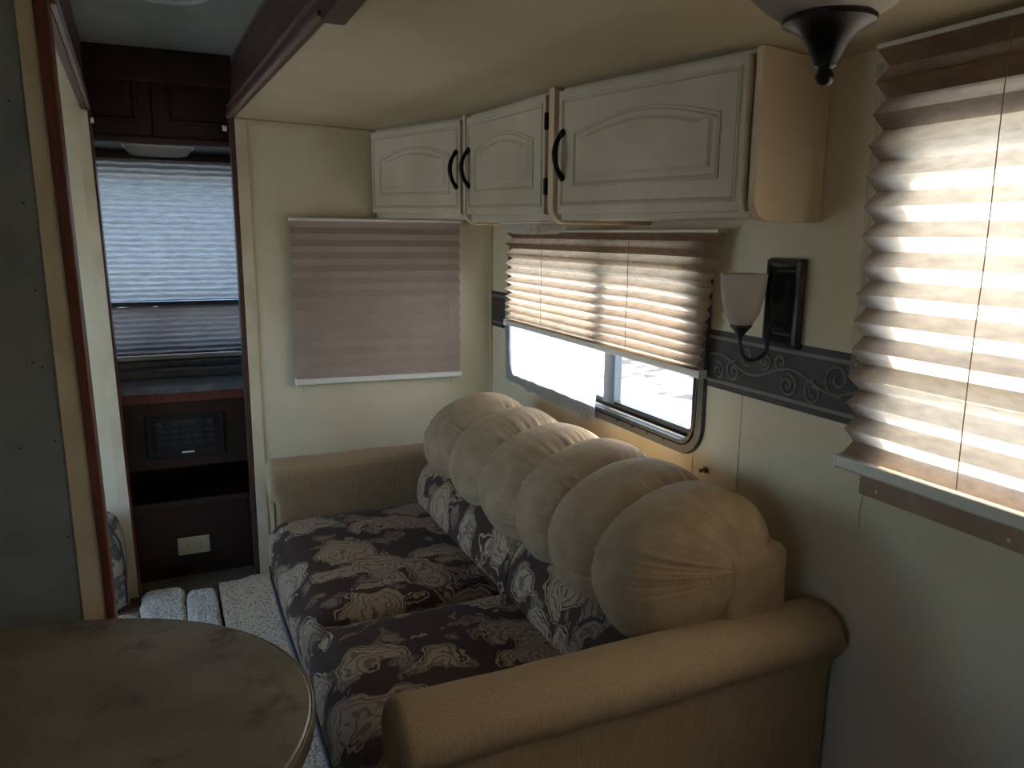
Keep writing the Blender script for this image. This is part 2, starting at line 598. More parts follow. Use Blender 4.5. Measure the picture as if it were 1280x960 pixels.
def csec(x0, y):
    return [(x0, y, slide_ceiling(x0)), (0.86, y, slide_ceiling(0.86)), (WX, y, slide_ceiling(WX)), (WX, y, 2.24), (x0 + 0.045, y, 2.24)]


cb.loft([csec(0.345, -1.7), csec(0.345, 1.72), csec(0.290, EY)])
cb.build('ceiling_slide', ceil_m, kind='structure')
box('ceiling_hall', -1.30, 0.40, -1.7, 4.0, HC, HC + 0.06, hall_ceil, kind='structure')

# thin trims on the end wall
MB().prism([(0.300, EY, 0.0), (0.345, EY, 0.0), (0.345, EY, 1.944), (0.300, EY, 1.944)], (0, -0.007, 0)).build(
    'trim_1', cream_trim, kind='structure', bevel=0.002)
tb = MB()
tb.hexa([(0.345, EY - 0.007, 1.926), (0.86, EY - 0.007, 1.910), (0.86, EY, 1.910), (0.345, EY, 1.926)],
        [(0.345, EY - 0.007, 1.943), (0.86, EY - 0.007, 1.928), (0.86, EY, 1.928), (0.345, EY, 1.943)])
tb.build('trim_2', cream_trim, kind='structure')
box('trim_3', WX - 0.012, WX, EY - 0.012, EY, 0, 1.88, cream_trim, kind='structure', bevel=0.004)
# narrow vertical batten on the outer wall by the window, seam line
box('trim_4', WX - 0.0015, WX, 1.60, 1.625, 0.0, 1.08, cream, kind='structure')

# slide opening jamb, mahogany
jamb = MB()
jamb.hexa([(0.280, EY - 0.004, 0), (0.300, EY - 0.004, 0), (0.300, EY + 0.06, 0), (0.280, EY + 0.06, 0)],
          [(0.281, EY - 0.004, 1.95), (0.300, EY - 0.004, 1.95), (0.300, EY + 0.06, 1.95), (0.281, EY + 0.06, 1.95)])
jamb.build('trim_5', fascia_m, kind='structure', bevel=0.002)

# slide fascia above the sofa side: board, two beads, a top bead
fas = empty('trim_6', (0.3, 1.7, 1.95), kind='structure')


def along(xb0, xb1, xt0, xt1, y0, y1, zb, zt, th):
    return [(xb0, y0, zb), (xb0 + th, y0, zb), (xb1 + th, y1, zb), (xb1, y1, zb)], \
           [(xt0, y0, zt), (xt0 + th, y0, zt), (xt1 + th, y1, zt), (xt1, y1, zt)]


MB().hexa(*along(0.337, 0.278, 0.352, 0.305, 1.72, EY, 1.945, HC, 0.02)).build('board', fascia_m, fas)
MB().hexa(*along(0.327, 0.268, 0.328, 0.269, 1.72, EY, 1.942, 1.956, 0.016)).build('bead', fascia_bead, fas, bevel=0.004)
MB().hexa(*along(0.331, 0.272, 0.333, 0.275, 1.72, EY, 1.985, 1.997, 0.014)).build('bead', fascia_bead, fas, bevel=0.004)
MB().hexa(*along(0.342, 0.295, 0.343, 0.297, 1.72, EY, HC - 0.022, HC - 0.012, 0.012)).build('bead', fascia_bead, fas, bevel=0.003)
MB().box(0.335, 0.385, -1.7, 1.72, 1.928, HC).build('casing', fascia_m, fas, bevel=0.004)

# left slide: fascia, ceiling, end wall, partition
fl = empty('trim_7', (-0.2, 2.6, 1.95), kind='structure')
MB().hexa(*along(-0.190, -0.236, -0.190, -0.236, 1.87, EY, 1.945, HC, 0.02)).build('board', fascia_m, fl)
MB().hexa(*along(-0.168, -0.214, -0.168, -0.214, 1.87, EY, 1.943, 1.957, 0.012)).build('bead', fascia_bead, fl, bevel=0.003)
MB().hexa(*along(-0.170, -0.216, -0.170, -0.216, 1.87, EY, 1.985, 1.997, 0.010)).build('bead', fascia_bead, fl, bevel=0.003)
cl = MB()
cl.loft([[(xr, y, 1.950), (-1.25, y, 1.86), (-1.25, y, 2.24), (xr, y, 2.24)] for xr, y in ((-0.192, 1.905), (-0.238, EY))])
cl.build('ceiling_slide_left', ceil_m, kind='structure')
lw = MB()
lw.hexa([(-1.25, EY, 0), (-0.200, EY, 0), (-0.200, EY + 0.05, 0), (-1.25, EY + 0.05, 0)],
        [(-1.25, EY, 2.24), (-0.228, EY, 2.24), (-0.228, EY + 0.05, 2.24), (-1.25, EY + 0.05, 2.24)])
lw.build('wall_back_left', cream, kind='structure')
lt = MB()
lt.hexa([(-0.226, EY - 0.006, 0), (-0.187, EY - 0.006, 0), (-0.187, EY, 0), (-0.226, EY, 0)],
        [(-0.252, EY - 0.006, 1.94), (-0.214, EY - 0.006, 1.94), (-0.214, EY, 1.94), (-0.252, EY, 1.94)])
lt.build('trim_8', cream_trim, kind='structure')
lj = MB()
lj.hexa([(-0.196, EY, 0), (-0.180, EY, 0), (-0.180, EY + 0.08, 0), (-0.196, EY + 0.08, 0)],
        [(-0.222, EY, 1.95), (-0.207, EY, 1.95), (-0.207, EY + 0.08, 1.95), (-0.222, EY + 0.08, 1.95)])
lj.build('trim_9', mahogany, kind='structure')

# grey partition in the left slide with cream stile and mahogany corner
PY = 1.85
pt = MB()
pt.box(-1.25, -0.213, PY, PY + 0.05, 0.0, HC)
part_wall = pt.build('wall_partition', grey_panel, kind='structure')
for hx, hz in ((-0.252, 1.75), (-0.246, 1.555), (-0.243, 1.38), (-0.262, 1.23), (-0.245, 1.22), (-0.236, 1.06), (-0.232, 0.84),
               (-0.30, 1.05), (-0.29, 1.60)):
    hb = MB().tube([(hx, PY - 0.0012, hz), (hx, PY + 0.001, hz)], 0.0022, 8)
    hb.build('screw_hole', hole_m, part_wall)
st = MB()
st.hexa([(-0.2135, PY - 0.004, 0), (-0.155, PY - 0.004, 0), (-0.155, PY + 0.054, 0), (-0.2135, PY + 0.054, 0)],
        [(-0.2265, PY - 0.004, HC), (-0.198, PY - 0.004, HC), (-0.198, PY + 0.054, HC), (-0.2265, PY + 0.054, HC)])
st.build('trim_10', cream_trim, kind='structure')
mt = MB()
mt.hexa([(-0.1605, PY - 0.010, 0), (-0.146, PY - 0.010, 0), (-0.146, PY + 0.05, 0), (-0.1605, PY + 0.05, 0)],
        [(-0.1995, PY - 0.010, HC), (-0.172, PY - 0.010, HC), (-0.172, PY + 0.05, HC), (-0.1995, PY + 0.05, HC)])
mt.build('trim_11', mahogany, kind='structure', bevel=0.003)

# left outer wall with two windows, wall behind the camera, rear wall with a window
WL1 = (-0.55, 0.15, 1.05, 1.55)
WL2 = (1.98, 3.25, 0.50, 1.72)
wall_holes('x', -1.30, -1.25, -1.7, 4.0, 0.0, 2.25, [WL1, WL2]).build('wall_left', cream, kind='structure')
box('wall_front', -1.30, 1.46, -1.75, -1.70, 0.0, 2.25, cream, kind='structure')
RY = 3.88
WR = (-0.42, 0.48, 0.98, 1.79)
wall_holes('y', RY, RY + 0.05, -0.75, 0.85, 0.0, 2.25, [WR]).build('wall_rear', dark_wood, kind='structure')
box('wall_rear_left', -0.75, -0.70, EY + 0.05, RY, 0, 2.25, dark_wood, kind='structure')
box('wall_rear_right', 0.80, 0.85, EY + 0.05, RY, 0, 2.25, dark_wood, kind='structure')
box('ceiling_rear', 0.40, 0.85, EY + 0.05, RY, HC, HC + 0.06, hall_ceil, kind='structure')

# ------------------------------------------------------------------ windows


def make_window(name, axis, c, sgn, rect, flange=0.045, r=0.075, mull=None, hmull=None, fmat=None, gmat=None):
    """c: inner wall face; sgn: +1 when the room is on the negative side of the wall"""
    a0, a1, z0, z1 = rect
    root = empty(name, (c, (a0 + a1) / 2, z0) if axis == 'x' else ((a0 + a1) / 2, c, z0), kind='structure')
    P = lambda k: c + sgn * k
    ring_frame(MB(), axis, [(0, P(-0.001)), (0.004, P(-0.012)), (flange * 0.55, P(-0.014)), (flange * 0.6, P(-0.002))],
               a0 - flange, a1 + flange, z0 - flange, z1 + flange, r + 0.02).build('flange', gmat or frame_grey, root, smooth=True, autosmooth=35)
    ring_frame(MB(), axis, [(flange * 0.62, P(-0.002)), (flange * 0.66, P(-0.017)), (flange * 0.9, P(-0.017)), (flange, P(0.012)),
                            (flange + 0.004, P(0.03)), (flange * 0.62, P(0.03))],
               a0 - flange, a1 + flange, z0 - flange, z1 + flange, r + 0.02).build('frame', fmat or frame_m, root, smooth=True, autosmooth=35)
    ring_frame(MB(), axis, [(0.0, P(0.022)), (0.006, P(0.018)), (0.022, P(0.018)), (0.024, P(0.042)), (0.0, P(0.042))],
               a0 + 0.002, a1 - 0.002, z0 + 0.002, z1 - 0.002, r - 0.03).build('sash', frame_m, root, smooth=True, autosmooth=35)

    def pane(p0, p1, q0, q1, d):
        b = MB()
        if axis == 'x':
            b.box(min(P(d), P(d + 0.004)), max(P(d), P(d + 0.004)), p0, p1, q0, q1)
        else:
            b.box(p0, p1, min(P(d), P(d + 0.004)), max(P(d), P(d + 0.004)), q0, q1)
        b.build('pane', pane_m, root)

    def bar(p0, p1, q0, q1, d0, d1, m=frame_blue):
        b = MB()
        if axis == 'x':
            b.box(min(P(d0), P(d1)), max(P(d0), P(d1)), p0, p1, q0, q1)
        else:
            b.box(p0, p1, min(P(d0), P(d1)), max(P(d0), P(d1)), q0, q1)
        b.build('mullion', m, root, bevel=0.003)
    e = 0.012
    if mull:
        bar(mull[0], mull[1], z0 + e, z1 - e, 0.012, 0.045)
        pane(a0 + e, mull[0], z0 + e, z1 - e, 0.030)
        pane(mull[1], a1 - e, z0 + e, z1 - e, 0.036)
    elif hmull:
        bar(a0 + e, a1 - e, hmull[0], hmull[1], 0.012, 0.045)
        pane(a0 + e, a1 - e, z0 + e, hmull[0], 0.030)
        pane(a0 + e, a1 - e, hmull[1], z1 - e, 0.036)
    else:
        pane(a0 + e, a1 - e, z0 + e, z1 - e, 0.032)
    return root


w1 = make_window('window_1', 'x', WX, 1, W1, flange=0.05, r=0.085, mull=(2.275, 2.345))
for ys in (1.93, 2.02, 2.11, 2.20):
    MB().tube([(WX - 0.0145, ys, 0.874), (WX - 0.0165, ys, 0.874)], 0.0042, 10).build('screw', black_metal, w1)
w2 = make_window('window_2', 'x', WX, 1, W2, hmull=(1.235, 1.285))
w3 = make_window('window_3', 'y', RY, 1, WR, hmull=(1.165, 1.20))
MB().box(-0.030, 0.000, RY - 0.004, RY + 0.045, 0.99, 1.166).build('mullion', sill_brown, w3, bevel=0.003)
w4 = make_window('window_4', 'x', -1.25, -1, WL1, mull=(-0.23, -0.17))
w5 = make_window('window_5', 'x', -1.25, -1, WL2, mull=(2.57, 2.61))

# ------------------------------------------------------------------ pleated blinds


def blind(name, label, axis, c, a0, a1, ztop, zbot, period_top, period_bot, amp, fabric, rail_h=0.022, rail_d=0.028, sgn=1,
          tilt=0.0, sag=None, cords=(), head=0.02, flat_bottom=0.0, rail_over=0.012, head_over=0.004, edge_wob=0.004, rail_tilt=None,
          head_mat=None, edge=0.35, a0_top=None):
    """sgn=+1: room is on the negative side of c. tilt: drop of the a0 end relative to the a1 end"""
    root = empty(name, (c, (a0 + a1) / 2, zbot) if axis == 'x' else ((a0 + a1) / 2, c, zbot), label, 'blind')
    P = lambda d, a, z: (c + sgn * d, a, z) if axis == 'x' else (a, c + sgn * d, z)
    am = (a0 + a1) / 2
    tl = lambda a: -tilt * (a1 - a) / (a1 - a0)
    rows, z, k = [], ztop - head, 0
    H = ztop - head - zbot
    while z > zbot + 0.0005:
        rows.append((z, k))
        t = (ztop - head - z) / H
        z -= 0.5 * (period_top + (period_bot - period_top) * t)
        k += 1
    rows.append((zbot, k))
    nA = 48 if a1 - a0 < 1.5 else 80
    rings = []
    rnd = random.Random(len(name) + int(a0 * 100))
    for z, k in rows:
        t = (ztop - head - z) / H
        am_k = amp * (1 - flat_bottom * t ** 1.5)
        w0 = rnd.uniform(-1, 1) * edge_wob
        ring = []
        for i in range(nA + 1):
            s = i / nA
            aa0 = a0 if a0_top is None else a0_top + (a0 - a0_top) * t
            a = aa0 + (a1 - aa0) * s
            ez = w0 + (amp * edge if k % 2 else -amp * edge * 0.4)
            if s == 0: a += ez
            if s == 1: a -= ez
            dd = (am_k / 2 if k % 2 else -am_k / 2)
            zz = z + tl(a) * t
            if sag:
                zz += sag(s, t)
            dd += 0.0025 * noise.noise((a * 7, z * 9, k * 0.3)) * (1 + flat_bottom)
            ring.append(P(dd, a, zz))
        rings.append(ring)
    # two extra divisions per pleat face keep shading crisp: faces are flat strips
    MB().loft(rings, caps=False, closed=False).build('fabric', fabric, root)
    hb = MB()
    d0, d1 = -0.018, 0.016
    p, q = P(d0, (a0 if a0_top is None else a0_top) - head_over, ztop - head), P(d1, a1 + head_over, ztop)
    hb.box(min(p[0], q[0]), max(p[0], q[0]), min(p[1], q[1]), max(p[1], q[1]), p[2], q[2])
    hb.build('head_rail', head_mat or white_plastic, root, bevel=0.003)
    rb = MB()
    rt_ = tilt if rail_tilt is None else rail_tilt
    lo0 = zbot - rt_
    va = [(-rail_d / 2, 0.0), (-rail_d / 2, -rail_h * 0.8), (-rail_d * 0.3, -rail_h), (rail_d * 0.4, -rail_h), (rail_d / 2, -rail_h * 0.5), (rail_d / 2, 0.0)]
    rb.loft([[P(d, a0 - rail_over, lo0 + h) for d, h in va], [P(d, a1 + rail_over, zbot + h) for d, h in va]])
    rb.build('bottom_rail', white_plastic, root, bevel=0.002)
    for aend, zz in ((a0 - rail_over, lo0), (a1 + rail_over, zbot)):
        eb = MB()
        p, q = P(-rail_d / 2 - 0.001, aend - 0.004, zz - rail_h - 0.001), P(rail_d / 2 + 0.001, aend + 0.004, zz + 0.001)
        eb.box(min(p[0], q[0]), max(p[0], q[0]), min(p[1], q[1]), max(p[1], q[1]), p[2], q[2])
        eb.build('end_cap', white_plastic, root, bevel=0.002)
    for ca, z0, z1, dd in cords:
        pts = [P(dd, ca + 0.0015 * math.sin(i * 1.3), z0 + (z1 - z0) * i / 8) for i in range(9)]
        MB().tube(pts, 0.0011, 5).build('cord', cord_m, root)
    return root


blind('pleated_blind', 'raised tan pleated blind over the small window behind the sofa', 'x', 1.366, 1.735, 3.075, 1.520, 1.135,
      0.046, 0.026, 0.030, blind_m, tilt=0.006, rail_tilt=0.006, head=0.009,
      cords=((1.745, 1.12, 0.60, 0.0), (2.10, 1.5, 1.14, -0.017), (2.72, 1.5, 1.14, -0.017)), a0_top=1.672,
      sag=lambda s, t: 0.020 * t * t * (1 - t) * 2.0 * (math.exp(-((s - 0.27) / 0.13) ** 2)))
blind('pleated_blind', 'long tan pleated blind glowing over the large window', 'x', 1.366, -0.60, 1.205, 1.885, 1.022,
      0.063, 0.058, 0.024, blind_m, rail_h=0.030, rail_d=0.034, head=0.010, edge_wob=0.003,
      cords=((1.165, 1.0, 0.86, 0.016), (0.93, 1.86, 1.03, -0.014)), rail_over=0.014)
blind('pleated_blind', 'closed dusty rose pleated blind on the end wall beside the narrow doorway', 'y', EY - 0.030, 0.490, 1.238, 1.563, 0.872,
      0.052, 0.058, 0.013, blind_dark, tilt=-0.004, rail_tilt=-0.012, rail_h=0.026, rail_d=0.026, head=0.012, flat_bottom=0.85, edge=0.08, edge_wob=0.001,
      cords=((0.555, 1.545, 0.87, -0.009), (1.182, 1.545, 0.93, -0.009), (0.515, 0.86, 0.815, -0.005), (1.19, 0.85, 0.825, -0.005)),
      rail_over=0.002)
rb_ = blind('pleated_blind', 'pale blue-white pleated blind on the far window beyond the doorway', 'y', 3.835, -0.50, 0.56, 1.840, 0.945,
            0.024, 0.024, 0.011, rear_blind_m, rail_h=0.02, head=0.030, edge_wob=0.001, head_mat=fascia_m)
for ch in list(rb_.children):
    if ch.name.startswith(('fabric', 'bottom_rail')) or ch.name.startswith('end_cap'):
        bpy.data.objects.remove(ch, do_unlink=True)
for nm, zt_, zb_, m_ in (('day_fabric', 1.810, 1.192, rear_blind_m), ('night_fabric', 1.170, 0.945, rear_night_m)):
    rings, z, k = [], zt_, 0
    while z > zb_ + 0.004:
        rings.append([(-0.50 + 1.06 * i / 30, 3.835 + (0.006 if k % 2 else -0.006) + 0.003 * noise.noise((i * 0.7, z * 40, 0)), z + 0.003 * noise.noise((i * 0.5, z * 30, 4)))
                      for i in range(31)])
        z -= 0.0125
        k += 1
    MB().loft(rings, caps=False, closed=False).build(nm, m_, rb_)
MB().box(-0.505, 0.565, 3.820, 3.850, 1.170, 1.192).build('middle_rail', frame_blue, rb_, bevel=0.003)
MB().box(-0.505, 0.565, 3.820, 3.850, 0.926, 0.946).build('bottom_rail', white_plastic, rb_, bevel=0.003)

# white film taped over one half of the small window
fb = MB()
rows = []
rnd = random.Random(3)
n = 60
bot = [0.858 - 0.020 * (1 - i / n) * 0 - 0.028 * (1 - i / n) + 0.020 * noise.noise((i * 0.23, 1.0, 0)) + 0.018 * noise.noise((i * 0.9, 7.0, 0)) for i in range(n + 1)]
bot[0] -= 0.012
for j in range(13):
    t = j / 12
    ring = []
    for i in range(n + 1):
        y = 2.338 + (3.158 - 2.338) * i / n
        if i == 0: y += 0.006 * math.sin(j * 2.1)
        z = 1.22 + (bot[i] - 1.22) * t
        x = WX - 0.020 + 0.003 * noise.noise((y * 14, z * 14, 2.0)) + 0.006 * noise.noise((y * 22, 3.0, t)) * t ** 3
        ring.append((x, y, z))
    rows.append(ring)
fb.loft(rows, caps=False, closed=False)
fb.build('window_film', film_m, smooth=True, label='torn white film taped over half of the small window', cat='film')
fb = MB()
fb.loft([[(WX - 0.012 - 0.010 * math.sin(k * 1.7) ** 2, 2.36 + 0.035 * k + 0.01 * math.sin(k * 2.3), 0.846 + 0.006 * k - w) for k in range(6)]
         for w in (0, 0.012)], caps=False, closed=False)
fb.build('tape_scrap', strip_m, label='loose scrap of clear tape peeling below the white film', cat='tape')

# plastic strip along the big blind
rows = []
for j in range(30):
    z = 1.86 - 0.66 * j / 29
    w = 0.018 + 0.012 * noise.noise((z * 9, 0, 0))
    yy = 1.232 - 0.004 * j / 29
    rows.append([(WX - 0.004 - 0.012 * abs(noise.noise((z * 8, 5, k))), yy + w * k / 3, z) for k in range(4)])
MB().loft(rows, caps=False, closed=False).build('plastic_strip', strip_m, smooth=True,
                                                 label='crinkled clear plastic strip beside the large window blind', cat='plastic')

# brown board under the big blind
sb = empty('sill_board', (WX - 0.01, 0.70, 0.93), 'worn brown board fixed to the wall under the large window', 'board')
MB().box(WX - 0.012, WX, -0.60, 1.188, 0.934, 0.984).build('board', sill_brown, sb, bevel=0.002)
for ys in (0.845, 1.14):
    MB().tube([(WX - 0.0125, ys, 0.952), (WX - 0.0145, ys, 0.952)], 0.004, 8).build('screw', white_plastic, sb)

# ------------------------------------------------------------------ border strip on the outer wall


def spiral(cy, cz, r, turns, a0, sgn, n=40, x=WX - 0.005):
    return [(x, cy + r * (1 - 0.86 * i / n) * math.cos(a0 + sgn * turns * 2 * math.pi * i / n),
             cz + r * (1 - 0.86 * i / n) * math.sin(a0 + sgn * turns * 2 * math.pi * i / n)) for i in range(n + 1)]


def border(label, y0, y1, scroll):
    root = empty('wall_border', (WX, (y0 + y1) / 2, 1.08), label, 'border')
    MB().box(WX - 0.004, WX, y0, y1, 1.080, 1.243).build('strip', border_m, root)
    for z in (1.101, 1.223):
        MB().box(WX - 0.0065, WX - 0.003, y0, y1, z - 0.0055, z + 0.0055).build('line', border_line, root, bevel=0.002)
    if scroll:
        R = 0.0034
        # wave stem, then curls
        pts = []
        for i in range(41):
            y = y1 - 0.01 - (y1 - y0 - 0.012) * i / 40
            pts.append((WX - 0.005, y, 1.160 + 0.019 * math.sin((1.745 - y) * 23.0 + 0.6)))
        MB().tube(pts, R, 6).build('scroll', border_line, root)
        for cy, cz, r, tu, a, sg in ((1.700, 1.132, 0.026, 1.5, 1.2, 1), (1.636, 1.138, 0.030, 1.5, 1.8, -1), (1.585, 1.190, 0.026, 1.3, 4.2, 1),
                                     (1.520, 1.186, 0.024, 1.5, 5.0, -1), (1.462, 1.192, 0.022, 1.4, 4.0, 1), (1.435, 1.137, 0.032, 1.6, 1.4, 1),
                                     (1.350, 1.134, 0.031, 1.6, 1.6, -1), (1.280, 1.178, 0.042, 1.5, 4.3, 1), (1.215, 1.140, 0.03, 1.4, 1.4, 1)):
            MB().tube(spiral(cy, cz, r, tu, a, sg), R, 6).build('scroll', border_line, root)
    return root


border('charcoal scroll border strip running behind the wall sconce', 1.184, 1.748, True)
border('short charcoal border piece in the corner left of the small window', 3.155, EY - 0.014, False)

# ------------------------------------------------------------------ overhead cabinets
FR = [((0.860, 3.352), (1.034, 2.714)), ((1.036, 2.672), (1.076, 2.108)), ((1.082, 2.058), (1.214, 1.402))]
ZB = [(1.588, 1.570), (1.570, 1.560), (1.560, 1.556)]
LAB = ['cream overhead cabinet hung in the corner against the end wall', 'narrow middle cream overhead cabinet above the dome light',
       'widest cream overhead cabinet above the small window']
PLATE = [1.565, 1.545, 1.545]


def side_panel(root, y, xf, zb, th, name, m):
    zt = slide_ceiling(xf)
    r = 0.05
    pts = [(WX - 0.001, y, zb), (WX - 0.001, y, slide_ceiling(WX) - 0.001), (xf, y, zt - 0.001), (xf, y, zb + r)]
    for k in range(1, 9):
        a = math.pi + k / 8 * math.pi / 2
        pts.append((xf + r + r * math.cos(a), y, zb + r + r * math.sin(a)))
    return MB().prism(pts, (0, th, 0)).build(name, m, root, bevel=0.003)


def door(root, A, B, zb, hinge_at_a):
    """raised-panel arched door on the plane A-B, room on the camera side"""
    A, B = Vector((*A, 0)), Vector((*B, 0))
    d = (B - A)
    Lh = d.length
    d.normalize()
    nrm = Vector((d.y, -d.x, 0))                # towards the room
    if nrm.x > 0: nrm = -nrm

    def P(s, t, o):
        p = A + d * (s * Lh) + nrm * o
        lo = zb[0] + (zb[1] - zb[0]) * s
        hi = slide_ceiling(p.x) - 0.014
        return Vector((p.x, p.y, lo + (hi - lo) * t))
    S = lambda m: m / Lh            # metres to s
    T = lambda m: m / 0.335

    def slab(pts, o0, o1, inset=0.0):
        """polygon in (s,t) from o0 to o1, top inset towards the middle"""
        cs = sum(p[0] for p in pts) / len(pts)
        ct = sum(p[1] for p in pts) / len(pts)
        r0 = [P(s, t, o0) for s, t in pts]
        r1 = [P(s - math.copysign(S(inset), s - cs), t - math.copysign(T(inset), t - ct), o1) for s, t in pts]
        return MB().loft([r0, r1])

    e = S(0.006)
    dr = slab([(e, 0), (1 - e, 0), (1 - e, 1), (e, 1)], 0.002, 0.020, 0.003).build('door', cab_m, root)
    # outer lip: stepped moulding close to the door edge
    m1 = 0.030

    def rim(mi, mo, o, h, nm, mt_, arch=0.0):
        outs, ins = [], []
        def path(mm, arc):
            pts = [(S(mm), T(mm)), (1 - S(mm), T(mm))]
            n = 14
            if arc:
                for k in range(n + 1):
                    u = k / n
                    pts.append((1 - S(mm) - (1 - 2 * S(mm)) * u, 1 - T(mm) - T(arc) * (1 - math.sin(math.pi * u))))
            else:
                pts += [(1 - S(mm), 1 - T(mm)), (S(mm), 1 - T(mm))]
            return pts
        a, b_ = path(mo, arch), path(mi, arch)
        rings = [[P(s, t, o) for s, t in a], [P(s, t, o + h) for s, t in path(mo + (mi - mo) * 0.3, arch)],
                 [P(s, t, o + h) for s, t in path(mo + (mi - mo) * 0.6, arch)], [P(s, t, o) for s, t in b_]]
        return MB().loft(rings, caps=False).build(nm, mt_, dr, smooth=False)
    rim(0.030, 0.022, 0.0195, 0.0045, 'edge_moulding', cab_m)
    rim(0.035, 0.0305, 0.0195, 0.0014, 'glaze_line', glaze)
    rim(0.082, 0.074, 0.0195, 0.004, 'panel_moulding', cab_m, arch=0.040)
    rim(0.0865, 0.0825, 0.0195, 0.0014, 'glaze_line', glaze, arch=0.040)
    # raised centre panel with arched head
    mm = 0.098
    pts = [(S(mm), T(mm)), (1 - S(mm), T(mm))]
    for k in range(15):
        u = k / 14
        pts.append((1 - S(mm) - (1 - 2 * S(mm)) * u, 1 - T(mm) - T(0.034) * (1 - math.sin(math.pi * u))))
    slab(pts, 0.0195, 0.026, 0.010).build('raised_panel', cab_m, dr)
    # handle: arched pull, vertical, near the free side
    hs = 1 - S(0.030) if hinge_at_a else S(0.030)
    hp, hr = [], []
    for k in range(15):
        u = k / 14
        t = 0.30 + 0.36 * u
        bow = 0.030 * math.sin(math.pi * u) ** 0.7
        hp.append(P(hs, t, 0.021 + bow))
        hr.append(0.0075 if k in (0, 1, 13, 14) else 0.0058 + 0.0026 * math.sin(math.pi * u))
    MB().tube(hp, hr, 8).build('handle', black_metal, dr, smooth=True)
    for t in (0.30, 0.66):
        MB().tube([P(hs, t - 0.025, 0.0205), P(hs, t, 0.0245), P(hs, t + 0.025, 0.0205)], [0.006, 0.0115, 0.006], 8).build(
            'handle_foot', black_metal, dr, smooth=True)
    # hinges on the other side
    if Lh > 0.66:
        return dr
    gs = S(0.004) if hinge_at_a else 1 - S(0.004)
    for t in (0.24, 0.78):
        q = [P(gs - S(0.005), t - 0.07, 0.012), P(gs + S(0.005), t - 0.07, 0.012), P(gs + S(0.005), t + 0.07, 0.012), P(gs - S(0.005), t + 0.07, 0.012)]
        MB().prism(q, nrm * 0.012).build('hinge', black_metal, dr)
    return dr


cab_roots = []
for i, ((A, B), zb) in enumerate(zip(FR, ZB)):
    root = empty('overhead_cabinet', ((A[0] + B[0]) / 2, (A[1] + B[1]) / 2, zb[0]), LAB[i], 'cabinet', 'overhead cabinets')
    cab_roots.append(root)
    # carcass: front quad back to the wall
    body = MB()
    z0 = PLATE[i]
    xa, xb = A[0] + 0.004, B[0] + 0.004
    body.hexa([(xb, B[1], z0), (WX - 0.001, B[1], z0), (WX - 0.001, A[1], z0), (xa, A[1], z0)],
              [(xb, B[1], slide_ceiling(xb) - 0.002), (WX - 0.001, B[1], slide_ceiling(WX) - 0.002),
               (WX - 0.001, A[1], slide_ceiling(WX) - 0.002), (xa, A[1], slide_ceiling(xa) - 0.002)])
    body.build('body', cab_m, root)
    door(root, A, B, zb, hinge_at_a=(i == 0))
side_panel(cab_roots[0], 2.682, 1.018, 1.536, 0.024, 'side_panel', cab_edge)
side_panel(cab_roots[1], 2.066, 1.058, 1.534, 0.034, 'side_panel', cab_edge)
side_panel(cab_roots[2], 1.376, 1.208, 1.534, 0.024, 'side_panel', cab_edge)

# dome light under the middle cabinet
dl = empty('dome_light', (1.14, 2.35, 1.545), 'clear plastic dome light under the middle overhead cabinet', 'light')


def dome(root, cx, cy, zt, lx, ly, h, m, base_m_):
    MB().rbox(cx - lx, cx + lx, cy - ly, cy + ly, zt - 0.008, zt - 0.0005, 0.003, 6).build('base_plate', base_m_, root)
    rings = []
    for t, s in ((0, 0.96), (0.35, 0.93), (0.7, 0.84), (0.92, 0.70), (1.0, 0.45)):
        pts = rrect(cx - lx * s, cx + lx * s, cy - ly * s, cy + ly * s, 0.02 * s)
        rings.append([(x, y, zt - 0.008 - h * t) for x, y in pts])
    MB().loft(rings).build('lens', m, root, smooth=True, autosmooth=50)


lens1 = translucent_mat('clear_ribbed_lens', (0.62, 0.62, 0.58), (0.72, 0.72, 0.69), (0.7, 0.7, 0.7), 0.5, 30, clear=0.25)
dome(dl, 1.150, 2.375, 1.545, 0.060, 0.150, 0.034, lens1, white_plastic)

# ------------------------------------------------------------------ sofa
SP = 2.005       # split between the two halves
Y0, Y1 = 1.315, 2.875
sofa = empty('sofa', (0.85, 2.09, 0.0), 'tan sofa with paisley seat and puffy beige back pillows below the windows', 'sofa')
MB().box(0.315, 1.30, Y0 - 0.02, Y1 + 0.02, 0.045, 0.27).build('base', base_m, sofa, bevel=0.012)


def arm_section(flip):
    pts = [(1.212, 0.045), (1.210, 0.30), (1.206, 0.50), (1.196, 0.535), (1.176, 0.550), (1.164, 0.578), (1.168, 0.610), (1.190, 0.635),
           (1.225, 0.648), (1.262, 0.648), (1.297, 0.637), (1.315, 0.612), (1.317, 0.58), (1.315, 0.55), (1.313, 0.50), (1.310, 0.30), (1.310, 0.045)]
    # smooth the roll by inserting points (Catmull-Rom) on the upper half
    out = []
    n = len(pts)
    for i in range(n - 1):
        p0, p1, p2, p3 = pts[max(i - 1, 0)], pts[i], pts[i + 1], pts[min(i + 2, n - 1)]
        for k in range(4):
            t = k / 4
            f = lambda a, b, c, d: 0.5 * (2 * b + (c - a) * t + (2 * a - 5 * b + 4 * c - d) * t * t + (3 * b - a - 3 * c + d) * t ** 3)
            out.append((f(p0[0], p1[0], p2[0], p3[0]), f(p0[1], p1[1], p2[1], p3[1])))
    out.append(pts[-1])
    return [((4.19 - y) if flip else y, z) for y, z in out]


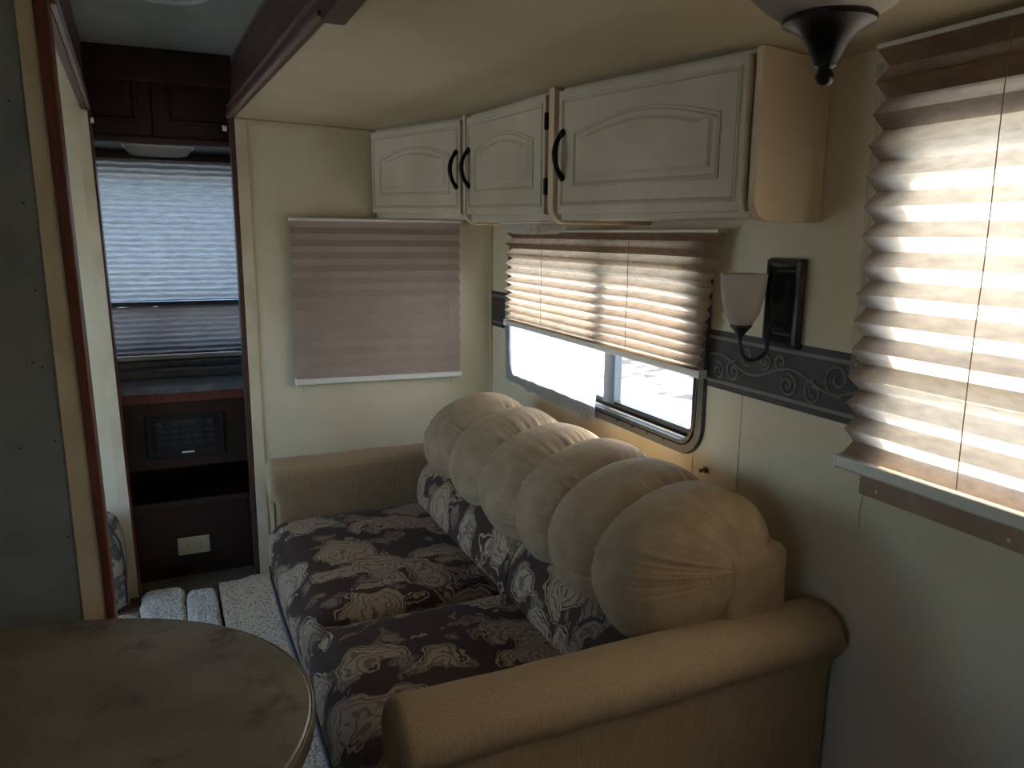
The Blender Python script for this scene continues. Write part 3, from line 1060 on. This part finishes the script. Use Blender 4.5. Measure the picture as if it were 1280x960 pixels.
def make_arm(flip, x0, x1):
    sec = arm_section(flip)
    cy = sum(p[0] for p in sec) / len(sec)
    rings = []

    def ring(x, shrink, wav=1):
        r = []
        for y, z in sec:
            k = 1 - shrink / 0.07
            kz = shrink if z > 0.52 else 0
            wv = 0.0025 * noise.noise((x * 9, y * 12, z * 12)) * wav
            # the roll reaches a little further forward than the panel below it
            dx = -0.018 * max(0.0, min(1.0, (z - 0.50) / 0.06)) if x < x0 + 0.06 else 0
            r.append((x + dx, cy + (y - cy) * k + wv, z - kz + wv))
        return r
    R = 0.032
    for k in range(7):
        a = k / 6 * math.pi / 2
        rings.append(ring(x0 + R * (1 - math.sin(a)), R * (1 - math.cos(a)), 0))
    rings = rings[::-1]
    rings = [ring(x0 + R * (1 - math.cos(k / 6 * math.pi / 2)), R * (1 - math.sin(k / 6 * math.pi / 2))) for k in range(7)]
    n = 40
    for i in range(1, n):
        rings.append(ring(x0 + R + (x1 - R - x0 - R) * i / n, 0))
    rings += [ring(x1 - R * (1 - math.sin(k / 6 * math.pi / 2)) , R * (1 - math.cos(k / 6 * math.pi / 2))) for k in range(7)][::-1][::-1]
    # the back end rounds off too
    o = MB().loft(rings).build('arm', arm_m, sofa, smooth=True, autosmooth=60)
    return o


make_arm(False, 0.335, 1.395)
make_arm(True, 0.320, 1.30)
# front panels of the arms with their piping
for y0, y1, x in ((1.222, 1.298, 0.331), (2.892, 2.968, 0.316)):
    pp = MB()
    pp.rbox(x, x + 0.03, y0, y1, 0.05, 0.50, 0.012, 6)
    ap = pp.build('arm_front_panel', arm_m, sofa, smooth=True)
    for yy in (y0, y1):
        MB().tube([(x + 0.004, yy, 0.05), (x + 0.004, yy, 0.27), (x + 0.004, yy, 0.495)], 0.005, 6).build('piping', arm_m, ap, smooth=True)


def seat_cushion(y0, y1, seed):
    def fn(p, u):
        # domed top, soft front edge that hangs over the base
        dome_ = (1 - min(1, abs(u.x)) ** 2.4) * (1 - min(1, abs(u.y)) ** 3)
        if u.z > -0.2:
            p.z += 0.022 * dome_ * max(0, u.z)
        if u.x < 0:
            p.x -= 0.020 * (1 - abs(u.z) ** 2) * (-u.x) ** 3 * (1 - abs(u.y) ** 4)
        p.z += 0.006 * noise.noise((p.x * 6 + seed, p.y * 6, p.z * 4))
        p.x += 0.006 * noise.noise((p.x * 5, p.y * 7 + seed, p.z * 5))
        return p
    b = MB()
    b.rbox(0.298, 0.93, y0, y1, 0.235, 0.438, 0.062, 26, fn)
    c = b.build('seat_cushion', paisley, sofa, smooth=True)
    zz = 0.262
    MB().tube([(0.292, y0 + 0.03, zz), (0.283, y0 + 0.12, zz - 0.004), (0.280, (y0 + y1) / 2, zz - 0.006), (0.283, y1 - 0.12, zz - 0.004),
               (0.292, y1 - 0.03, zz)], 0.0055, 8).build('piping', piping_m, c, smooth=True)
    return c


seat_cushion(Y0 - 0.002, SP - 0.002, 3.0)
seat_cushion(SP + 0.002, Y1 + 0.002, 9.0)

# back cushions: lower paisley part with a roll of three puffs above
SEC = [(0.972, 0.588), (0.918, 0.606), (0.884, 0.655), (0.870, 0.715), (0.882, 0.778), (0.918, 0.834), (0.980, 0.882), (1.060, 0.916), (1.145, 0.930),
       (1.215, 0.915), (1.262, 0.868), (1.284, 0.790), (1.278, 0.690), (1.240, 0.600), (1.155, 0.572), (1.060, 0.572)]


def smooth_closed(pts, m):
    n = len(pts)
    out = []
    for i in range(n):
        p0, p1, p2, p3 = pts[(i - 1) % n], pts[i], pts[(i + 1) % n], pts[(i + 2) % n]
        for k in range(m):
            t = k / m
            f = lambda a, b, c, d: 0.5 * (2 * b + (c - a) * t + (2 * a - 5 * b + 4 * c - d) * t * t + (3 * b - a - 3 * c + d) * t ** 3)
            out.append((f(p0[0], p1[0], p2[0], p3[0]), f(p0[1], p1[1], p2[1], p3[1])))
    return out


SECF = smooth_closed(SEC, 22)
SC = (1.085, 0.745)


def puff(parent, y0, y1, seed, ks=1.0, dz=0.0, end=False):
    w = y1 - y0
    nt_ = 60
    rings = []
    nS = len(SECF)
    for i in range(nt_ + 1):
        u = -1 + 2 * i / nt_
        u = math.sin(u * math.pi / 2)           # more rings near the seams
        ab = abs(u)
        k = ks * (0.71 + 0.29 * math.sqrt(max(0.0, 1 - ab ** 2.3)))
        sx, sz = 0.0, 0.0
        y = (y0 + y1) / 2 + u * w / 2
        if end and u < 0:
            # the outer end is a gathered dome that closes towards the back
            k = ks * max(0.02, (1 - ab ** 2.8) ** 0.55)
            sx, sz = 0.085 * (1 - k), 0.03 * (1 - k)
        ring = []
        for j, (x, z) in enumerate(SECF):
            a = j / nS * 2 * math.pi
            ca, sa = math.cos(a), math.sin(a)
            g = noise.noise((ca * 3.0 + seed, sa * 3.0, u * 0.8 + seed))
            g2 = noise.noise((ca * 9 + seed, sa * 9, u * 0.45 - seed))
            g3 = noise.noise((ca * 19 + seed, sa * 19, u * 0.35 + seed))
            gath = max(0.0, noise.noise((ca * 1.5 + seed * 2, sa * 1.5, 7)) + 0.35)
            up_ = max(0.0, min(1.0, (z - 0.62) / 0.2))
            near = 1.0 if u < 0 else 0.45
            wr = (0.110 * g2 + 0.055 * g3) * gath * (0.3 + 0.7 * up_) * (0.06 + near * ab ** 2.0)
            kk = k * (1 + 0.016 * g) + wr * min(1.0, k * 1.6)
            px = SC[0] + sx + (x - SC[0]) * kk
            pz = SC[1] + dz + sz + (z - SC[1]) * kk
            yy = y + 0.010 * ab ** 5 * noise.noise((x * 4 + seed, z * 4, 1.0))
            ring.append((px, yy, pz))
        rings.append(ring)
    return MB().loft(rings).build('puff', beige, parent, smooth=True)


def lower_back(y0, y1, seed):
    sec = [(0.868, 0.425), (0.858, 0.470), (0.868, 0.530), (0.892, 0.580), (0.930, 0.618), (0.985, 0.640), (1.10, 0.655), (1.22, 0.64), (1.245, 0.50), (1.23, 0.30),
           (1.0, 0.30), (0.90, 0.34)]
    S_ = smooth_closed(sec, 6)
    rings = []
    n = 30
    for i in range(n + 1):
        u = math.sin((-1 + 2 * i / n) * math.pi / 2)
        k = 0.90 + 0.10 * (1 - abs(u) ** 4) ** 0.5
        y = (y0 + y1) / 2 + u * (y1 - y0) / 2
        rings.append([(1.05 + (x - 1.05) * k * (1 + 0.012 * noise.noise((x * 8 + seed, y * 8, z * 8))), y,
                       0.47 + (z - 0.47) * k) for x, z in S_])
    return MB().loft(rings).build('back_cushion', paisley, sofa, smooth=True, autosmooth=70)


bc = lower_back(SP - 0.035, Y1 - 0.005, 1.0)
puff(bc, 2.535, 2.875, 11.0, 0.97, -0.038)
puff(bc, 2.242, 2.563, 12.3, 0.985, -0.036)
puff(bc, 1.948, 2.270, 14.1, 1.00, -0.032)
bc2 = lower_back(Y0 + 0.005, SP - 0.04, 2.0)
puff(bc2, 1.730, 1.972, 21.0, 1.0, -0.016)
puff(bc2, 1.495, 1.760, 22.7, 1.0, -0.016)
puff(bc2, 1.258, 1.530, 25.2, 1.0, -0.014, end=True)
MB().rbox(1.10, 1.285, 1.255, 1.50, 0.570, 0.805, 0.030, 10).build('gusset', beige, bc2, smooth=True)

# ------------------------------------------------------------------ round table
TC = (-0.345, 1.235)
tbl = empty('oval_table', (TC[0], TC[1], 0), 'oval marbled brown laminate table with a metal rim', 'table')


def ell(z, da, n=96):
    return [(TC[0] + (0.526 + da) * math.cos(2 * math.pi * k / n), TC[1] + (0.422 + da) * math.sin(2 * math.pi * k / n), z) for k in range(n)]


MB().loft([ell(0.715, -0.003), ell(0.737, -0.003), ell(0.740, -0.006)]).build('table_top', tabletop_m, tbl)
rimb = MB()
rimb.loft([ell(0.734, -0.003), ell(0.7375, -0.001), ell(0.7365, 0.002), ell(0.732, 0.003), ell(0.710, 0.003), ell(0.706, 0.0), ell(0.706, -0.006), ell(0.734, -0.003)], caps=False)
rimb.build('rim', mat('brushed_rim_metal', (0.45, 0.40, 0.32), 0.25, metallic=0.85), tbl, smooth=True, autosmooth=40)
MB().lathe([(0.035, 0.04), (0.035, 0.70)], (TC[0], TC[1], 0), 24).build('pedestal', black_metal, tbl, smooth=True, autosmooth=40)
MB().lathe([(0.20, 0.001), (0.20, 0.012), (0.06, 0.04), (0.04, 0.05)], (TC[0], TC[1], 0), 32).build('foot', black_metal, tbl, smooth=True, autosmooth=40)
MB().lathe([(0.04, 0.68), (0.09, 0.705), (0.09, 0.7145)], (TC[0], TC[1], 0), 24).build('mount_plate', black_metal, tbl, smooth=True, autosmooth=40)

# ------------------------------------------------------------------ carpet pieces in the aisle


def carpet_piece(label, x0, x1, y0, y1, h, m, seed):
    def fn(p, u):
        if u.z > 0:
            p.z += 0.010 * noise.noise((p.x * 12 + seed, p.y * 12, 0)) + 0.004 * noise.noise((p.x * 60, p.y * 60, seed))
            edge = max(0.0, abs(u.x) - 0.7) / 0.3
            if u.y > 0.0:
                p.y -= 0.05 * (abs(u.x) ** 4) * u.y ** 4
        p.x += 0.006 * noise.noise((p.y * 14, seed, 0)) * abs(u.x)
        p.z = max(p.z, 0.0005)
        if x1 > 0.5: p.z = min(p.z, 0.036)
        return p
    b = MB()
    b.rbox(x0, x1, y0, y1, 0.0005, h, 0.02, 40, fn)
    return b.build('carpet_piece', m, smooth=True, label=label, cat='carpet', group='loose carpet pieces in the aisle')


carpet_piece('pale grey loose carpet strip beside the left doorway trim', -0.176, -0.012, 1.95, 3.325, 0.040, carpet_grey, 1.0)
carpet_piece('middle loose carpet strip between the grey and the beige pieces', -0.008, 0.112, 1.95, 3.270, 0.038, carpet_grey, 5.0)
carpet_piece('beige speckled carpet piece in front of the sofa', 0.122, 0.640, 1.35, 3.345, 0.024, carpet_m, 8.0)
carpet_piece('dim carpet patch left of the doorway trim by the cushion', -0.60, -0.182, 1.95, 3.20, 0.012, carpet_m, 12.0)

# ------------------------------------------------------------------ loose cushion leaning in the left slide


def fnb(p, u):
    p.y -= 0.03 * (0.43 - p.z)
    p.x += 0.010 * noise.noise((p.y * 9, p.z * 11, 3)) - 0.05 * max(0.0, (p.z - 0.25) / 0.2) ** 2 * (1 if u.x > 0 else 0)
    p.y += 0.006 * noise.noise((p.x * 9, p.z * 11, 6))
    return p


cu = empty('seat_pad', (-0.55, 3.28, 0.01), 'grey floral cushion standing on edge behind the mahogany trim', 'cushion')
MB().rbox(-0.86, -0.214, 3.225, 3.335, 0.003, 0.415, 0.045, 18, fnb).build('pad', bench_m, cu, smooth=True)
MB().tube([(-0.223, 3.215, 0.05), (-0.220, 3.222, 0.20), (-0.230, 3.226, 0.30), (-0.265, 3.228, 0.385)], 0.004, 6).build('piping', piping_m, cu, smooth=True)

# ------------------------------------------------------------------ rear nook: overhead cabinet, base cabinet, radio, outlet
HY = 3.30
hd = empty('header_cabinet', (0.03, HY, 1.83), 'dark walnut overhead cabinet above the far window', 'cabinet')
MB().box(-0.69, 0.79, 3.50, RY - 0.002, 1.845, HC - 0.002).build('body', dark_wood, hd)
for xa, xb in ((-0.345, -0.0), (0.006, 0.345)):
    d_ = MB().box(xa, xb, 3.482, 3.4995, 1.875, HC - 0.04).build('door', dark_wood, hd, bevel=0.003)
    ring_frame(MB(), 'y', [(0.045, 3.482), (0.05, 3.476), (0.06, 3.476), (0.066, 3.482)], xa, xb, 1.875, HC - 0.04, 0.01).build('moulding', dark_wood, d_)
MB().box(-0.69, 0.79, 3.486, 3.4995, 1.846, 1.868).build('rail', fascia_m, hd, bevel=0.003)
box('trim_12', -0.226, 0.300, EY, EY + 0.03, 2.06, HC - 0.001, dark_wood, kind='structure', bevel=0.004)
for hx, hz in ((-0.203, 1.905), (0.262, 1.905)):
    hk = empty('curtain_hook', (hx, EY - 0.01, hz), 'small white hook on the %s side of the doorway head' % ('left' if hx < 0 else 'right'), 'hook', 'doorway hooks')
    sx = 1 if hx < 0 else -1
    MB().box(hx - 0.008, hx + 0.008, EY + 0.0, EY + 0.012, hz - 0.010, hz + 0.010).build('plate', white_plastic, hk, bevel=0.002)
    MB().tube([(hx, EY + 0.001, hz), (hx + 0.004 * sx, EY - 0.012, hz - 0.004), (hx + 0.006 * sx, EY - 0.016, hz + 0.008)], 0.0035, 6).build('prong', white_plastic, hk, smooth=True)

dl2 = empty('dome_light', (0.0, 3.55, 1.84), 'frosted dome light under the dark walnut cabinet', 'light')
rings = []
lens2 = translucent_mat('frosted_lens', (0.55, 0.55, 0.52), (0.6, 0.6, 0.57), (1, 1, 1), 0.5, 5)
MB().box(-0.115, 0.150, 3.512, 3.63, 1.836, 1.8445).build('base_plate', white_plastic, dl2, bevel=0.002)
for t, s in ((0, 0.97), (0.4, 0.93), (0.8, 0.82), (1.0, 0.6)):
    rings.append([(x, y, 1.836 - 0.032 * t) for x, y in rrect(0.0175 - 0.13 * s, 0.0175 + 0.13 * s, 3.57 - 0.055 * s, 3.57 + 0.055 * s, 0.02 * s)])
MB().loft(rings).build('lens', lens2, dl2, smooth=True, autosmooth=50)

BY = 3.50
bcab = empty('base_cabinet', (0.03, BY, 0), 'low dark walnut cabinet holding the radio below the far window', 'cabinet')
MB().box(-0.69, 0.79, BY, RY - 0.003, 0.0, 0.34).build('body', dark_wood, bcab)
MB().box(-0.69, 0.79, BY + 0.004, RY - 0.003, 0.50, 0.815).build('upper_box', dark_wood, bcab)
MB().box(-0.69, -0.24, BY + 0.002, RY - 0.003, 0.34, 0.50).build('divider', dark_wood, bcab)
MB().box(0.33, 0.79, BY + 0.002, RY - 0.003, 0.34, 0.50).build('divider', dark_wood, bcab)
MB().box(-0.69, 0.79, BY - 0.012, BY, 0.325, 0.355).build('rail', dark_wood, bcab, bevel=0.003)
MB().box(-0.69, 0.79, BY - 0.008, BY + 0.004, 0.79, 0.83).build('rail', mahogany, bcab, bevel=0.003)
box('counter', -0.69, 0.79, BY - 0.02, RY - 0.003, 0.831, 0.862, counter_m, bevel=0.004,
    label='grey laminate countertop over the walnut base cabinet', cat='countertop')
lg = empty('ledge', (0.03, 3.75, 0.863), 'stepped grey ledge of boards under the far window', 'ledge')
MB().box(-0.69, 0.79, 3.70, RY - 0.003, 0.8625, 0.898).build('board', counter_m, lg, bevel=0.004)
MB().box(-0.69, 0.79, 3.77, RY - 0.003, 0.8985, 0.922).build('board', counter_m, lg, bevel=0.004)

rad = empty('radio', (0.04, BY, 0.56), 'black car radio with rows of buttons in the walnut cabinet', 'radio')
MB().box(-0.115, 0.195, BY - 0.010, BY + 0.003, 0.548, 0.735).build('bezel', radio_m, rad, bevel=0.004)
MB().box(-0.085, 0.165, BY - 0.016, BY - 0.010, 0.590, 0.722).build('face', radio_m, rad, bevel=0.003)
MB().box(-0.020, 0.085, BY - 0.0175, BY - 0.0155, 0.690, 0.712).build('display', radio_btn, rad)
for kx in (-0.062, 0.140):
    MB().tube([(kx, BY - 0.0155, 0.700), (kx, BY - 0.028, 0.700)], [0.014, 0.012], 16).build('knob', radio_btn, rad, smooth=True, autosmooth=40)
for r_ in range(3):
    for k in range(5):
        MB().box(-0.072 + k * 0.048, -0.038 + k * 0.048, BY - 0.019, BY - 0.0155, 0.660 - r_ * 0.026, 0.672 - r_ * 0.026).build('button', radio_btn, rad, bevel=0.001)
MB().box(0.020, 0.070, BY - 0.0115, BY - 0.0095, 0.566, 0.573).build('badge', white_plastic, rad)

ol = empty('outlet', (0.04, BY, 0.14), 'ivory duplex wall outlet low on the walnut cabinet', 'outlet')
MB().box(-0.026, 0.106, BY - 0.007, BY - 0.0005, 0.100, 0.180).build('plate', ivory, ol, bevel=0.003)
for cx_ in (0.013, 0.067):
    f_ = MB().rbox(cx_ - 0.018, cx_ + 0.018, BY - 0.009, BY - 0.006, 0.122, 0.158, 0.0014, 3).build('socket', ivory, ol)
    for dz_ in (-0.006, 0.007):
        MB().box(cx_ - 0.005, cx_ + 0.005, BY - 0.0095, BY - 0.0088, 0.140 + dz_ - 0.0012, 0.140 + dz_ + 0.0012).build('slot', hole_m, f_)

# ------------------------------------------------------------------ wall sconce
sc_ = empty('wall_sconce', (WX, 1.46, 1.23), 'black wall sconce with one white glass shade on the border', 'lamp')
y0, y1, z0, z1 = 1.402, 1.522, 1.232, 1.450
MB().box(WX - 0.012, WX - 0.0045, y0, y1, z0, z1).build('backplate', bronze, sc_, bevel=0.003)
ring_frame(MB(), 'x', [(0.0, WX - 0.012), (0.004, WX - 0.022), (0.012, WX - 0.024), (0.022, WX - 0.018), (0.028, WX - 0.012)], y0, y1, z0, z1, 0.004).build('rim', bronze, sc_)
cpl = MB()
cpl.loft([[(WX - 0.012, y, z) for y, z in rrect(y0 + 0.03, y1 - 0.03, z0 + 0.034, z1 - 0.034, 0.003)],
          [(WX - 0.030, y, z) for y, z in rrect(y0 + 0.042, y1 - 0.042, z0 + 0.05, z1 - 0.05, 0.003)]])
cpl.build('raised_plate', bronze, sc_)
for z in (1.345, 1.385):
    MB().lathe([(0.006, 0.0), (0.007, -0.006), (0.005, -0.010), (0.0005, -0.012)], (WX - 0.030, 1.475, z), 12, 'x').build('cap_nut', black_metal, sc_, smooth=True)
SX, SY = 1.300, 1.500
pts = []
ctrl = [(WX - 0.028, 1.470, 1.300), (1.362, 1.470, 1.265), (1.352, 1.462, 1.225), (1.335, 1.468, 1.205), (1.315, 1.480, 1.200), (1.303, 1.492, 1.213), (SX, SY, 1.240), (SX, SY, 1.262)]
n = len(ctrl)
for i in range(n - 1):
    p0, p1, p2, p3 = [Vector(ctrl[min(max(i + k, 0), n - 1)]) for k in (-1, 0, 1, 2)]
    for k in range(5):
        t = k / 5
        pts.append(0.5 * (2 * p1 + (p2 - p0) * t + (2 * p0 - 5 * p1 + 4 * p2 - p3) * t * t + (3 * p1 - p0 - 3 * p2 + p3) * t ** 3))
pts.append(Vector(ctrl[-1]))
MB().tube(pts, 0.0052, 10).build('arm', bronze, sc_, smooth=True)
MB().lathe([(0.006, 1.255), (0.010, 1.262), (0.020, 1.275), (0.027, 1.283), (0.0265, 1.286)], (SX, SY, 0), 24).build('cup', bronze, sc_, smooth=True, autosmooth=50)
MB().lathe([(0.018, 1.284), (0.028, 1.289), (0.040, 1.312), (0.049, 1.345), (0.0545, 1.380), (0.0565, 1.412), (0.0545, 1.412), (0.0525, 1.380), (0.047, 1.345),
            (0.038, 1.312), (0.026, 1.292)], (SX, SY, 0), 40).build('shade', shade_glass, sc_, smooth=True, autosmooth=60)

# nail with a cord hook under the small window
nl = empty('wall_hook', (WX, 1.735, 0.83), 'small tarnished hook on the wall below the window corner', 'hook')
MB().lathe([(0.010, -0.0005), (0.010, -0.004), (0.004, -0.006), (0.004, -0.016), (0.007, -0.018), (0.006, -0.022), (0.0005, -0.023)], (WX, 1.735, 0.830), 14, 'x').build('hook', brass, nl, smooth=True, autosmooth=40)

# ------------------------------------------------------------------ ceiling lamp
LX, LY = 0.893, 0.888
LZ = slide_ceiling(LX)
cl_ = empty('ceiling_lamp', (LX, LY, LZ), 'white glass bowl ceiling lamp with a black flared finial', 'lamp')
MB().lathe([(0.150, LZ - 0.001), (0.155, LZ - 0.012), (0.150, LZ - 0.022), (0.12, LZ - 0.022)], (LX, LY, 0), 48).build('ceiling_pan', bronze, cl_, smooth=True, autosmooth=40)
b0 = 1.807
MB().lathe([(0.045, b0), (0.066, b0 + 0.002), (0.090, b0 + 0.018), (0.120, b0 + 0.046), (0.140, b0 + 0.075), (0.146, b0 + 0.098), (0.149, LZ - 0.022), (0.143, LZ - 0.022),
            (0.136, b0 + 0.078), (0.116, b0 + 0.05), (0.085, b0 + 0.022), (0.045, b0 + 0.006)], (LX, LY, 0), 56).build('bowl', bowl_glass, cl_, smooth=True, autosmooth=60)
MB().lathe([(0.061, b0 + 0.002), (0.065, b0 - 0.001), (0.064, b0 - 0.007), (0.050, b0 - 0.013), (0.038, b0 - 0.022), (0.028, b0 - 0.036), (0.020, b0 - 0.052), (0.016, b0 - 0.060),
            (0.0155, b0 - 0.064), (0.0105, b0 - 0.067), (0.0095, b0 - 0.070), (0.0125, b0 - 0.075), (0.0130, b0 - 0.081), (0.010, b0 - 0.088), (0.004, b0 - 0.091), (0.0005, b0 - 0.0915)],
           (LX, LY, 0), 40).build('finial', black_metal, cl_, smooth=True, autosmooth=50)

# round vent in the hallway ceiling
vt = empty('ceiling_vent', (0.06, 2.56, HC), 'round white vent in the hallway ceiling', 'vent')
MB().lathe([(0.125, HC - 0.0005), (0.125, HC - 0.008), (0.110, HC - 0.014), (0.095, HC - 0.010), (0.090, HC - 0.002)], (0.06, 2.56, 0), 40).build('ring', white_plastic, vt, smooth=True, autosmooth=40)
MB().lathe([(0.088, HC - 0.004), (0.080, HC - 0.012), (0.040, HC - 0.018), (0.0005, HC - 0.019)], (0.06, 2.56, 0), 40).build('cover', white_plastic, vt, smooth=True, autosmooth=40)
